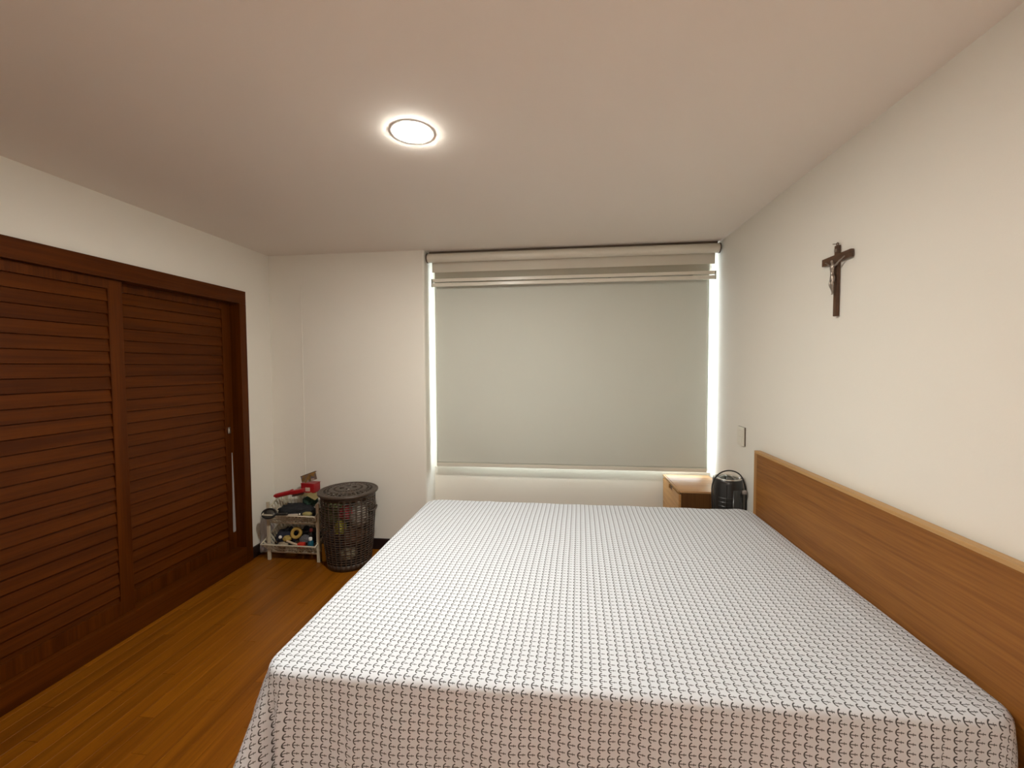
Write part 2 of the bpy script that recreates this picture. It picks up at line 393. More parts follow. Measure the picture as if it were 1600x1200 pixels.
PZ = 0.0672; Z0 = 1.915
slat_cache = {}
def slat_mesh(ln):
    k = round(ln, 3)
    if k not in slat_cache:
        bm = bmesh.new(); box(bm, -0.0038, 0.0038, -ln/2, ln/2, -0.0385, 0.0385, bev=0.0016)
        slat_cache[k] = mesh_of(bm, 'slat')
    return slat_cache[k]
def sliding_door(y0, y1, xf, label, handle=None):
    st, th = 0.074, 0.034
    d = empty_mesh_frame(y0, y1, xf, st, th)
    d['label'] = label
    za, zb = 0.118, JZ - 0.002
    ln = (y1-y0) - 2*st + 0.012
    k = 0
    while True:
        zc = Z0 - 0.0336 - PZ*k
        if zc < 0.20: break
        if zc < 1.96:
            s = link('slat', slat_mesh(ln), 'closet_y', d)
            s.location = (-th/2+0.004, 0, zc); s.rotation_euler = (0, -0.17, 0)
        k += 1
    return d
def empty_mesh_frame(y0, y1, xf, st, th):
    yc = (y0+y1)/2; ya, yb = y0-yc, y1-yc
    bm = bmesh.new(); za, zb = 0.1255, JZ - 0.001
    box(bm, -th, 0, ya, ya+st, za, zb, bev=0.002); box(bm, -th, 0, yb-st, yb, za, zb, bev=0.002)
    box(bm, -th, 0, ya+st, yb-st, zb-0.050, zb, bev=0.001); box(bm, -th, 0, ya+st, yb-st, za, za+0.075, bev=0.002)
    o = obj('sliding_door', bm, 'closet_z', cz); o.location = (xf-XL, yc-1.63, 0)
    return o
d1 = sliding_door(1.215, 2.076, XL-0.012, 'front louvred door panel')
d2 = sliding_door(2.020, 2.889, XL-0.058, 'rear louvred door panel beside the far jamb')
d3 = sliding_door(0.376, 1.270, XL-0.058, 'rear louvred door panel at the near end')
bm = bmesh.new(); box(bm, 0, 0.010, -0.011, 0.011, -0.024, 0.024, bev=0.003); box(bm, 0.010, 0.013, -0.007, 0.007, -0.019, 0.019, bev=0.001)
hd = obj('door_pull', bm, 'metal', d2); hd.location = (0.0, 2.842-2.4545, 1.022); hd['label'] = 'small steel door pull'
bm = bmesh.new()
for xo in (0.0005, 0.0045):
    pass
vs = []
for xo in (0.0, 0.004):
    vs.append([bm.verts.new((xo, a, z)) for a, z in ((-0.001, 0.60), (0.002, 0.60), (0.0135, 0.012), (0.010, 0.0), (-0.008, 0.0), (-0.010, 0.012))])
for k in range(6): bm.faces.new((vs[0][k], vs[0][(k+1) % 6], vs[1][(k+1) % 6], vs[1][k]))
bm.faces.new(vs[0]); bm.faces.new(vs[1])
M['strip'] = plain('pale_strip', (0.42, 0.385, 0.385), 0.5)
es = obj('edge_strip', bm, 'strip', d2); es.location = (0.0, 2.866-2.4545, 0.25); es['label'] = 'pale strip tapering to a point along the door edge'

# ================================================================== ROLLER BLINDS
rb = empty('roller_blind', (0.04, 3.385, H)); tag(rb, 'lowered grey blackout roller blind covering the window', 'blind')
def rrel(bm, o=rb): bmesh.ops.translate(bm, verts=bm.verts[:], vec=-Vector(o.location)); return bm
CX0, CX1, CY = -1.035, 1.105, 3.385
def sheet_grid(x0, x1, z0, z1, y, nx, nz, fn, th):
    bm = bmesh.new(); layers = []
    for dy in (0.0, th):
        layers.append([[bm.verts.new((x0+(x1-x0)*i/nx, y+dy+fn(x0+(x1-x0)*i/nx, z0+(z1-z0)*j/nz), z0+(z1-z0)*j/nz)) for i in range(nx+1)] for j in range(nz+1)])
    for L in layers:
        for j in range(nz):
            for i in range(nx): bm.faces.new((L[j][i], L[j][i+1], L[j+1][i+1], L[j+1][i]))
    A, B = layers
    for j in range(nz):
        bm.faces.new((A[j][0], A[j+1][0], B[j+1][0], B[j][0])); bm.faces.new((A[j][nx], A[j+1][nx], B[j+1][nx], B[j][nx]))
    for i in range(nx):
        bm.faces.new((A[0][i], A[0][i+1], B[0][i+1], B[0][i])); bm.faces.new((A[nz][i], A[nz][i+1], B[nz][i+1], B[nz][i]))
    return bm
def ripple(x, z):
    k = max(0.0, min(1.0, (2.2-z)/1.4)); low = max(0.0, 1.0-(z-0.67)/0.5)
    left = math.exp(-((x+0.85)/0.35)**2)
    return 0.004*k*noise.noise(Vector((x*1.6, z*1.3, 3.0))) + 0.0045*low*left*math.sin(14*(x*0.8+z)) + 0.003*low*noise.noise(Vector((x*6, z*5, 1.0)))
obj('blackout_cloth', rrel(sheet_grid(CX0, CX1, 0.688, 2.345, CY, 120, 100, ripple, 0.0012)), 'blind', rb, smooth=True)
bm = bx(CX0, CX1, CY-0.008, CY+0.012, 0.660, 0.690, bev=0.004); obj('bottom_rail', rrel(bm), 'cassette', rb)
bm = bmesh.new(); tube(bm, [(CX0-0.015, CY+0.028, 2.345), (CX1+0.02, CY+0.028, 2.345)], 0.027, 24); obj('roller_tube', rrel(bm), 'blind', rb, auto=40)
def chain(px, py, z0, z1, o):
    bm = bmesh.new()
    for dy in (-0.010, 0.010):
        z = z0
        while z < z1:
            bmesh.ops.create_icosphere(bm, subdivisions=1, radius=0.0026, matrix=Matrix.Translation((px, py+dy, z))); z += 0.0085
        tube(bm, [(px, py+dy, z0), (px, py+dy, z1)], 0.0007, 5)
    c = obj('bead_chain', rrel(bm, o), 'white_plastic', o); return c
chain(CX0-0.011, CY+0.02, 0.95, 2.33, rb)
# front blind, rolled up
fb = empty('roller_blind', (0.04, 3.315, H)); tag(fb, 'rolled-up ivory roller blind with a round cassette just below the ceiling', 'blind')
TY, TZ, TR = 3.300, 2.3475, 0.0345
bm = bmesh.new(); tube(bm, [(-1.062, TY, TZ), (1.141, TY, TZ)], TR, 32); obj('cassette', rrel(bm, fb), 'cassette', fb, auto=40)
for a, b in ((-1.070, -1.062), (1.141, 1.149)):
    bm = bmesh.new(); tube(bm, [(a, TY, TZ), (b, TY, TZ)], TR+0.0025, 32); obj('end_cap', rrel(bm, fb), 'dark_line', fb, auto=40)
bm = bx(-1.055, 1.135, TY+0.004, TY+0.03, 2.382, 2.3995, bev=0.001); obj('mounting_bracket', rrel(bm, fb), 'dark_line', fb)
obj('roller_cloth', rrel(sheet_grid(-1.040, 1.128, 2.242, 2.335, 3.333, 10, 4, lambda x, z: 0.0, 0.0014), fb), 'valance', fb)
obj('sheer_cloth', rrel(sheet_grid(-1.018, 1.108, 2.185, 2.244, 3.335, 10, 3, lambda x, z: 0.0, 0.0006), fb), 'sheer', fb)
obj('bottom_bar', rrel(bx(-1.036, 1.128, 3.326, 3.346, 2.164, 2.190, bev=0.003), fb), 'cassette', fb)
obj('bottom_bar', rrel(bx(-1.040, 1.136, 3.322, 3.344, 2.128, 2.156, bev=0.005), fb), 'cassette', fb)
for xx in (-0.9, -0.3, 0.35, 0.95):
    obj('bar_clip', rrel(bx(xx, xx+0.02, 3.330, 3.340, 2.154, 2.166), fb), 'cap_grey', fb)
for a in (-1.046, 1.128):
    obj('bar_end_cap', rrel(bx(a, a+0.008, 3.322, 3.346, 2.126, 2.190, bev=0.002), fb), 'cap_grey', fb)
chain(1.132, 3.39, 0.90, 2.32, fb)

# ================================================================== BED
BX0, BX1, BY0, BY1, BZ = -0.872, 1.112, 1.083, 2.662, 0.62
HBX = 1.118
bed = empty('bed', (0.12, 1.86, 0)); tag(bed, 'double bed frame with a plain oak-veneer headboard against the right wall', 'bed')
def brel(bm): bmesh.ops.translate(bm, verts=bm.verts[:], vec=(-0.12, -1.86, 0)); return bm
obj('headboard', brel(bx(HBX, HBX+0.034, 1.045, 2.575, 0.05, 0.972, bev=0.0015)), 'oak_y', bed)
obj('edge_band', brel(bx(HBX, HBX+0.034, 1.045, 2.611, 0.972, 0.986, bev=0.002)), 'oak_edge', bed)
obj('edge_band', brel(bx(HBX, HBX+0.034, 2.575, 2.611, 0.05, 0.972, bev=0.002)), 'oak_z', bed)
obj('base', brel(bx(BX0+0.03, HBX-0.001, BY0+0.075, BY1-0.04, 0.10, 0.32, bev=0.006)), 'oak_y', bed)
for a in (BX0+0.10, 0.98):
    for b in (BY0+0.12, BY1-0.18):
        obj('leg', brel(bx(a, a+0.06, b, b+0.06, 0, 0.105, bev=0.004)), 'oak_z', bed)
mt = obj('mattress', bx(BX0+0.018, BX1-0.026, BY0+0.058, BY1-0.022, 0.321, BZ-0.014, bev=0.045), 'mattress', auto=40)
tag(mt, 'thick pale mattress wholly covered by the anchor-print bedspread', 'mattress')

def bedspread():
    re_, rc = 0.026, 0.055
    ix0, ix1, iy0, iy1 = BX0+re_+rc, BX1-0.012-rc, BY0+re_+rc, BY1-re_-rc     # core rectangle
    dropL, dropF, dropB, dropR = 0.50, 0.52, 0.42, 0.05
    st = 0.0098
    s0, s1 = ix0-rc-dropL, ix1+rc+dropR
    t0, t1 = iy0-rc-dropF, iy1+rc+dropB
    nx, ny = int((s1-s0)/st), int((t1-t0)/st)
    vs, uvs = [], []
    arc = re_*PI/2
    for j in range(ny+1):
        for i in range(nx+1):
            s = s0+(s1-s0)*i/nx; t = t0+(t1-t0)*j/ny
            cx = min(max(s, ix0), ix1); cy = min(max(t, iy0), iy1)
            vx, vy = s-cx, t-cy; L = math.hypot(vx, vy)
            z = BZ
            # shallow creases over the top
            wr = 0.0042*noise.noise(Vector((s*2.2, t*2.2, 0.3))) + 0.0032*noise.noise(Vector((s*9, t*4+s*2, 2.0))) + 0.0014*noise.noise(Vector((s*22, t*18, 4.0)))
            wr += 0.010*math.exp(-((s-0.93)/0.10)**2)*math.exp(-((t-2.50)/0.10)**2) + 0.006*math.exp(-((s-1.03)/0.05)**2)
            wr += 0.004*math.exp(-((t-1.78-0.25*s)/0.02)**2)*math.exp(-((s-0.55)/0.35)**2)
            if L <= rc:
                x, y = s, t; z += wr
            else:
                d = L-rc; nx_, ny_ = vx/L, vy/L
                corner = abs(nx_*ny_)*2.0                                   # 1 on the diagonal
                right = nx_ > 0.02
                if d < arc:
                    a = d/re_; out = re_*math.sin(a); dn = re_*(1-math.cos(a)); h = 0.0
                else:
                    h = d-arc; out = re_; dn = re_
                    fl_ = 0.045
                    if nx_ < -0.3: fl_ = 0.06 + 0.05*corner
                    fl_ += 0.33*corner**1.3 * (1.0 if nx_ < 0 else 0.10)
                    fl_ = min(fl_, 0.50)
                    out += h*math.sin(fl_)*(1.0-0.35*h); dn += h*math.cos(fl_)
                    g = min(1.0, h/0.12)
                    if right: out = min(out, 0.004) if ny_ > -0.2 else out
                    # hanging folds
                    if ny_ < -0.5 or ny_ > 0.5:
                        q = s
                        out += g*(0.010*noise.noise(Vector((q*3.1, h*0.7, 7.0))) + 0.0055*math.sin(q*23+1.2*math.sin(q*7)) + 0.004*noise.noise(Vector((q*14, h*1.2, 9.0))))
                        if ny_ < -0.5:
                            out += 0.016*g*math.exp(-((q+0.795)/0.016)**2) - 0.020*g*math.exp(-((q+0.845)/0.022)**2)
                            out += 0.010*g*math.exp(-((q+0.575)/0.020)**2)
                            out -= 0.010*g*math.exp(-((q-0.925)/0.008)**2) - 0.008*g*math.exp(-((q-0.955)/0.012)**2)
                    if nx_ < -0.3:
                        q = t
                        out += g*(0.014*noise.noise(Vector((q*3.3, h*0.7, 17.0))) + 0.006*math.sin(q*19))
                    if corner > 0.05 and nx_ < 0:
                        th = math.atan2(-nx_, -ny_ if ny_ < 0 else ny_)        # 0 front, pi/2 side
                        out += g*h*0.16*corner*math.sin(th*6.0-1.0)
                    z += 0.004*noise.noise(Vector((s*4, t*4, 1.0)))*g
                if right and ny_ > -0.2: dn = dn*0.9
                x = cx+nx_*(rc+out); y = cy+ny_*(rc+out); z = z+wr*max(0, 1-d/arc)-dn
            # the near hem runs very slightly askew
            k = max(0.0, 1-(y-BY0)/1.5)
            y += 0.020*(x+0.5)*k
            vs.append((x, y, max(z, 0.02))); uvs.append((s-0.04*t+0.006*noise.noise(Vector((s*2.5, t*2.5, 11))), t+0.075*s+0.006*noise.noise(Vector((s*2.5, t*2.5, 23)))))
    faces = [(j*(nx+1)+i, j*(nx+1)+i+1, (j+1)*(nx+1)+i+1, (j+1)*(nx+1)+i) for j in range(ny) for i in range(nx)]
    me = bpy.data.meshes.new('bedspread'); me.from_pydata(vs, [], faces)
    uvl = me.uv_layers.new(name='sheet')
    flat = []
    for f in faces:
        for v in f: flat.extend(uvs[v])
    uvl.data.foreach_set('uv', flat)
    me.polygons.foreach_set('use_smooth', [True]*len(faces)); me.update()
    o = link('bedspread', me, 'anchor')
    sm = o.modifiers.new('thickness', 'SOLIDIFY'); sm.thickness = 0.0015; sm.offset = -1
    return tag(o, 'white cotton bedspread printed with rows of small dark anchors', 'bedspread')
bedspread()

# ================================================================== CRUCIFIX
cx = empty('crucifix', (XR, 1.953, 1.690), PI/2); tag(cx, 'dark wooden crucifix with a small metal figure on the right wall', 'crucifix')
# local: x along the wall (towards the window), y out into the room, z up
obj('upright_beam', bx(-0.0108, 0.0108, 0.003, 0.016, 0, 0.297, bev=0.003), 'cross', cx)
obj('cross_beam', bx(-0.094, 0.094, 0.0035, 0.0175, 0.227, 0.259, bev=0.003), 'cross_y', cx)
bm = bmesh.new()
for z in (0.28,):
    tube(bm, [(0.006*math.cos(a), 0.010, 0.302+0.007*math.sin(a)) for a in [2*PI*k/14 for k in range(14)]], 0.0016, 6, closed=True)
obj('hanging_loop', bm, 'bronze', cx)
bm = bmesh.new(); tube(bm, [(0.004, -0.004, 0.305), (0.016, 0.020, 0.3065)], 0.0014, 6); obj('nail', bm, 'bronze', cx)
bm = bmesh.new(); bmesh.ops.create_cube(bm, size=1, matrix=Matrix.Translation((0, 0.0172, 0.276)) @ Matrix.Diagonal((0.015, 0.003, 0.012, 1)) )
obj('plaque', bm, 'pewter', cx)
def corpus():
    V = [(0, .031, .150), (0.002, .033, .172), (0.001, .034, .192), (0, .033, .207), (0, .036, .217), (-0.001, .040, .229), (-0.002, .041, .236),   # 0-6 pelvis..head top
         (0.017, .031, .206), (0.036, .027, .221), (0.058, .022, .234), (0.068, .020, .238),      # 7-10 arm
         (-0.017, .031, .206), (-0.036, .027, .221), (-0.058, .022, .234), (-0.068, .020, .238),  # 11-14 arm
         (0.008, .032, .143), (0.010, .040, .112), (0.004, .030, .082), (0.003, .029, .068), (0.003, .034, .062),   # 15-19 leg
         (-0.008, .032, .143), (-0.008, .042, .113), (-0.003, .031, .083), (-0.002, .030, .069), (-0.002, .036, .062)]
    E = [(0, 1), (1, 2), (2, 3), (3, 4), (4, 5), (5, 6), (3, 7), (7, 8), (8, 9), (9, 10), (3, 11), (11, 12), (12, 13), (13, 14),
         (0, 15), (15, 16), (16, 17), (17, 18), (18, 19), (0, 20), (20, 21), (21, 22), (22, 23), (23, 24)]
    R = [.0115, .0095, .012, .0095, .0045, .0085, .0065, .0065, .0045, .0036, .0042, .0065, .0045, .0036, .0042,
         .0085, .0062, .0046, .0036, .0036, .0085, .0062, .0046, .0036, .0036]
    V = [(x*0.95, 0.017+(y-0.017)*0.62, 0.238-(0.238-z)*0.83) for x, y, z in V]; R = [q*0.74 for q in R]
    me = bpy.data.meshes.new('figure'); me.from_pydata(V, E, []); o = link('figure', me, 'pewter', cx)
    o.modifiers.new('skin', 'SKIN'); o.modifiers['skin'].use_smooth_shade = True
    for k, sv in enumerate(me.skin_vertices[0].data):
        sv.radius = (R[k], R[k]); sv.use_root = (k == 0)
    ss = o.modifiers.new('sub', 'SUBSURF'); ss.levels = 2; ss.render_levels = 2
    o['label'] = 'small pewter-coloured figure with arms outstretched'
    bm = bmesh.new()
    lathe(bm, [(0.0090, .146), (0.0100, .153), (0.0100, .165), (0.0084, .173)], 20, c=(0, .027), squash=0.8)
    obj('loincloth', bm, 'pewter', cx, smooth=True)
corpus()

# ================================================================== WALL SWITCH
sw = empty('wall_switch', (XR, 2.888, 1.026), PI/2); tag(sw, 'slim off-white switch plate on the wall above the headboard end', 'switch')
obj('shadow_gap', bx(-0.052, 0.050, 0.0, 0.006, -0.060, 0.060), 'dark_line', sw)  # dark strip standing in for the shadow along the plate's near edge
obj('cover_plate', bx(-0.0475, 0.052, 0.005, 0.013, -0.060, 0.060, bev=0.002), 'white_plastic', sw)
for k in range(2):
    obj('rocker', bx(-0.022, 0.022, 0.012, 0.0155, -0.040+0.041*k, -0.002+0.041*k, bev=0.0015), 'white_plastic', sw)

# ================================================================== NIGHTSTAND
NX0, NX1, NY0, NY1, NZ = 0.800, 1.145, 3.005, 3.462, 0.618
ns = empty('nightstand', (NX0, (NY0+NY1)/2, 0)); tag(ns, 'light oak nightstand with drawers in the window corner behind the bed', 'nightstand')
def nrel(bm): bmesh.ops.translate(bm, verts=bm.verts[:], vec=-Vector(ns.location)); return bm
obj('top', nrel(bx(NX0+0.012, NX1, NY0, NY1, NZ-0.013, NZ, bev=0.0015)), 'oak_x', ns)
obj('top_edge', nrel(bx(NX0-0.002, NX0+0.009, NY0, NY1, NZ-0.013, NZ, bev=0.0015)), 'oak_front', ns)
obj('side_panel', nrel(bx(NX0+0.018, NX1, NY0+0.001, NY0+0.019, 0.03, NZ-0.0135, bev=0.001)), 'walnut_z', ns)
obj('side_panel', nrel(bx(NX0+0.018, NX1, NY1-0.019, NY1-0.001, 0.03, NZ-0.0135, bev=0.001)), 'walnut_z', ns)
obj('back_panel', nrel(bx(NX1-0.012, NX1-0.002, NY0+0.02, NY1-0.02, 0.03, NZ-0.0135)), 'oak_z', ns)
obj('plinth', nrel(bx(NX0+0.03, NX1-0.014, NY0+0.02, NY1-0.02, 0, 0.06)), 'oak_z', ns)
for k in range(3):
    zt = NZ-0.026-0.178*k; zb = zt-0.172
    # drawer front with a finger notch cut at the top centre
    bm = bmesh.new(); yc = (NY0+NY1)/2
    y0, y1 = NY0+0.002, NY1-0.002
    box(bm, NX0, NX0+0.017, y0, yc-0.045, zb, zt, bev=0.001); box(bm, NX0, NX0+0.017, yc+0.045, y1, zb, zt, bev=0.001)
    box(bm, NX0, NX0+0.017, yc-0.045, yc+0.045, zb, zt-0.030)
    d = obj('drawer', nrel(bm), 'oak_front', ns)
    bm = bmesh.new(); box(bm, NX0+0.009, NX0+0.016, yc-0.044, yc+0.044, zt-0.030, zt-0.001)
    obj('finger_pull', nrel(bm), 'bronze', d)

# ================================================================== BLACK CYLINDRICAL APPLIANCE
AX, AY, AR, AZ = 1.055, 2.835, 0.088, 0.765
ap = empty('tower_heater', (AX, AY, 0)); tag(ap, 'glossy black cylindrical appliance with its cord looped over the top, beside the nightstand', 'appliance')
bm = bmesh.new(); lathe(bm, [(0.095, 0.0), (0.100, 0.006), (0.100, 0.022), (0.093, 0.030), (AR, 0.036), (AR, 0.10), (AR, 0.40), (AR, AZ-0.030), (AR-0.001, AZ-0.012), (AR-0.006, AZ-0.004)], 56)
obj('body', bm, 'black_satin', ap, auto=35)
bm = bmesh.new(); lathe(bm, [(AR-0.006, AZ-0.004), (AR-0.004, AZ), (AR-0.010, AZ+0.003), (AR-0.020, AZ+0.001), (AR-0.021, AZ-0.006)], 56, cap=False)
obj('lid_rim', bm, 'silver_rim', ap, smooth=True)
bm = bmesh.new(); lathe(bm, [(AR-0.020, AZ-0.006), (0.05, AZ-0.004), (0.03, AZ+0.006), (0.018, AZ+0.013), (0.0, AZ+0.015)], 48)
obj('lid_dome', bm, 'chrome_dark', ap, smooth=True)
bm = bmesh.new()
a0 = math.radians(-112)
for (r, z) in ((AR+0.0012, 0),):
    tube(bm, [(r*math.cos(a0), r*math.sin(a0), zz) for zz in (0.06, 0.3, 0.5, AZ-0.03)], 0.0022, 6)
obj('front_seam', bm, 'black_gloss', ap)
for k in range(16):
    z = 0.26+0.026*k
    if z > 0.66: break
    pts = [((AR+0.0008)*math.cos(a), (AR+0.0008)*math.sin(a), z) for a in [math.radians(-145+60*j/12) for j in range(13)]]
    bm = bmesh.new(); tube(bm, pts, 0.0022, 6); obj('vent_rib', bm, 'black_satin', ap)
bm = bmesh.new()
ring = [[bm.verts.new(((AR+dr)*math.cos(a), (AR+dr)*math.sin(a), z)) for a in [math.radians(-88+70*j/14) for j in range(15)]] for dr, z in ((0.0015, 0.12), (0.0015, AZ-0.06))]
for j in range(14): bm.faces.new((ring[0][j], ring[0][j+1], ring[1][j+1], ring[1][j]))
o = obj('dark_window', bm, 'black_gloss', ap, smooth=True); o.modifiers.new('t', 'SOLIDIFY').thickness = 0.0012
bm = bmesh.new(); lathe(bm, [(0.016, -0.010), (0.017, 0.006), (0.013, 0.014), (0, 0.016)], 20, c=(0, 0))
o = obj('knob', bm, plain('taupe_plastic', (0.30, 0.25, 0.22), 0.5), ap, smooth=True); o.location = (AR*0.84+0.006, -AR*0.60, AZ-0.080); o['label'] = 'pale round knob on the side'
pts = curve([(-0.098, -0.050, 0.30), (-0.106, -0.058, 0.50), (-0.112, -0.052, 0.66), (-0.104, -0.040, 0.735), (-0.066, -0.020, 0.785), (-0.01, 0.0, 0.807), (0.045, 0.0, 0.803), (0.083, -0.012, 0.770), (0.1005, -0.028, 0.69), (0.1000, -0.036, 0.55), (0.098, -0.036, 0.30)], 7)
bm = bmesh.new(); tube(bm, pts, 0.0042, 8); obj('power_cord', bm, 'black_rubber', ap, smooth=True)
bm = bmesh.new(); tube(bm, curve([(-0.090, -0.046, 0.72), (-0.095, -0.052, 0.64), (-0.093, -0.050, 0.50), (-0.092, -0.048, 0.30)], 6), 0.0030, 8); obj('power_cord', bm, 'black_rubber', ap, smooth=True)

# ================================================================== LAUNDRY HAMPER
HX, HY, HT = -1.605, 2.985, 0.548
hp = empty('laundry_hamper', (HX, HY, 0)); tag(hp, 'round brown lattice laundry hamper with a perforated lid in the corner', 'hamper')
def hr(z): return 0.156 + 0.040*(z/HT) + 0.010*math.sin(PI*z/HT)
def lattice():
    bm = bmesh.new(); n = 120; pz = 0.0178; rows = []
    zs = [0.0, 0.045]
    z = 0.045
    while z + pz < HT - 0.03:
        zs += [z+pz*0.62, z+pz]; z += pz
    zs += [HT-0.03, HT]
    for z in zs: rows.append([bm.verts.new((hr(z)*math.cos(2*PI*k/n), hr(z)*math.sin(2*PI*k/n), z)) for k in range(n)])
    for j in range(len(zs)-1):
        opening = 0 < j < len(zs)-2 and (j % 2 == 1)
        for k in range(n):
            if opening and k % 4 != 0: continue
            bm.faces.new((rows[j][k], rows[j][(k+1) % n], rows[j+1][(k+1) % n], rows[j+1][k]))
    bm.faces.new(rows[0])
    return bm
o = obj('lattice_body', lattice(), 'hamper', hp, smooth=True); sm = o.modifiers.new('t', 'SOLIDIFY'); sm.thickness = 0.0035; sm.offset = -1
def lid():
    bm = bmesh.new(); n = 96; rads = [0.028, 0.060, 0.068, 0.084, 0.091, 0.106, 0.113, 0.128, 0.135, 0.151, 0.158, 0.175, 0.182, 0.192, 0.208]
    def zz(r): return HT + 0.012 + 0.020*(1-(r/0.208)**2)
    rows = [[bm.verts.new((r*math.cos(2*PI*k/n), r*math.sin(2*PI*k/n), zz(r))) for k in range(n)] for r in rads]
    for j in range(len(rads)-1):
        op = (j % 2 == 0 and 2 <= j <= 11)
        if op: pass
        for k in range(n):
            if j in (4, 8, 10) and k % 3 != 0: continue
            if j == 0 and (k // 12) % 2 == 0 and k % 12 > 1: continue
            bm.faces.new((rows[j][k], rows[j][(k+1) % n], rows[j+1][(k+1) % n], rows[j+1][k]))
    bm.faces.new(rows[0])
    return bm
o = obj('lid', lid(), 'hamper', hp, smooth=True); sm = o.modifiers.new('t', 'SOLIDIFY'); sm.thickness = 0.004
bm = bmesh.new(); tube(bm, [(0.206*math.cos(2*PI*k/72), 0.206*math.sin(2*PI*k/72), HT+0.008) for k in range(72)], 0.0105, 10, closed=True)
obj('lid_rim', bm, 'hamper', hp, smooth=True)
for sgn in (-1, 1):
    bm = bmesh.new()
    pts = curve([(sgn*hr(0.42)*math.cos(a), hr(0.42)*math.sin(a), 0.45-0.03*math.cos(2.2*a)) for a in (-0.35, -0.2, 0, 0.2, 0.35)], 5)
    pts = [Vector((p.x+sgn*0.012*math.cos(p.y*9), p.y, p.z)) for p in pts]
    tube(bm, pts, 0.007, 8); obj('side_handle', bm, 'hamper', hp, smooth=True)
garments = [((-0.085, -0.055, 0.40), (0.085, 0.085, 0.095), (0.12, 0.14, 0.05), 'olive green garment crumpled in the upper left of the hamper'),
            ((0.035, -0.100, 0.425), (0.055, 0.055, 0.055), (0.42, 0.03, 0.045), 'red garment crumpled against the hamper front'),
            ((-0.005, -0.118, 0.315), (0.042, 0.050, 0.058), (0.60, 0.58, 0.07), 'yellow-green garment crumpled at the middle of the hamper'),
            ((0.110, -0.050, 0.39), (0.065, 0.080, 0.100), (0.62, 0.57, 0.50), 'white garment crumpled on the right inside the hamper'),
            ((-0.070, -0.050, 0.215), (0.088, 0.095, 0.090), (0.045, 0.035, 0.050), 'dark plum garment crumpled low on the left of the hamper'),
            ((0.060, -0.060, 0.235), (0.080, 0.090, 0.075), (0.14, 0.055, 0.025), 'rust-brown garment crumpled low on the right of the hamper'),
            ((0.035, -0.085, 0.115), (0.065, 0.065, 0.048), (0.55, 0.48, 0.30), 'pale sand garment crumpled near the hamper bottom'),
            ((-0.045, -0.05, 0.075), (0.080, 0.085, 0.050), (0.05, 0.045, 0.04), 'charcoal garment at the bottom of the hamper'),
            ((0.0, 0.085, 0.26), (0.11, 0.06, 0.20), (0.06, 0.05, 0.045), 'grey-brown garment bundled at the back of the hamper')]
for k, (c, s, colr, lab) in enumerate(garments):
    mt_ = cloth_mat('garment_cloth_%d' % k, colr)
    o = obj('garment', crumple(*s, k+1, sub=4), mt_, smooth=True); o.location = (HX+c[0], HY+c[1], c[2])
    tag(o, lab, 'clothing', 'laundry in the hamper')

# ================================================================== TWO-TIER RACK
RX0, RX1, RY0, RY1 = -2.262, -1.832, 2.948, 3.205
rk = empty('storage_rack', ((RX0+RX1)/2, (RY0+RY1)/2, 0)); tag(rk, 'cream plastic two-tier basket rack crammed with odds and ends in the corner', 'rack')
def krel(bm): bmesh.ops.translate(bm, verts=bm.verts[:], vec=-Vector(rk.location)); return bm
for a in (RX0, RX1-0.024):
    for b in (RY0+0.012, RY1-0.028):
        bm = bmesh.new(); box(bm, a, a+0.024, b, b+0.014, 0, 0.452, bev=0.003); obj('post', krel(bm), 'rack', rk)
def basket(bz, fz, kz, wx0, wx1):
    """scooped basket: low front lip, high back"""
    bm = bmesh.new()
    b0, b1, c0, c1 = RX0+0.026, RX1-0.026, RY0+0.035, RY1-0.032
    f0, f1 = RY0-0.018, RY1-0.029
    bot = [Vector((b0, c0, bz)), Vector((b1, c0, bz)), Vector((b1, c1, bz)), Vector((b0, c1, bz))]
    top = [Vector((wx0, f0, fz)), Vector((wx1, f0, fz)), Vector((wx1, f1, kz)), Vector((wx0, f1, kz))]
    def walk(Lp, u):
        k = int(u) % 4; t = u-int(u); return Lp[k].lerp(Lp[(k+1) % 4], t)
    nb = (15, 9, 14, 9)
    for e in range(4):
        for k in range(nb[e]):
            u = e + k/nb[e]
            A, B = walk(bot, u), walk(top, u)
            if e in (1, 3): sag = 0.0
            else: sag = 0.0
            r = 0.0030 if e in (0, 2) else 0.0062
            tube(bm, [A, A.lerp(B, 0.5), B], r, 5)
    for f in (0.45, 0.72):
        tube(bm, [walk(bot, u/10).lerp(walk(top, u/10), f) for u in range(40)], 0.0030, 5, closed=True)
    # base grid
    box(bm, b0-0.004, b1+0.004, c0-0.004, c0+0.006, bz-0.005, bz+0.007); box(bm, b0-0.004, b1+0.004, c1-0.006, c1+0.004, bz-0.005, bz+0.007)
    for k in range(18):
        xx = b0+(b1-b0)*k/17; box(bm, xx-0.004, xx+0.004, c0, c1, bz-0.003, bz+0.003)
    o = obj('basket', krel(bm), 'rack', rk)
    bm = bmesh.new()
    rim = []
    for k in range(4):
        for j in range(12):
            p = top[k].lerp(top[(k+1) % 4], j/12)
            if k in (1, 3): pass
            rim.append(p)
    tube(bm, rim, 0.0062, 8, closed=True); obj('rim', krel(bm), 'rack', o, smooth=True)
    return o
basket(0.288, 0.362, 0.462, RX0-0.012, RX1+0.004-0.016)
basket(0.058, 0.132, 0.225, RX0-0.030, RX1-0.016)

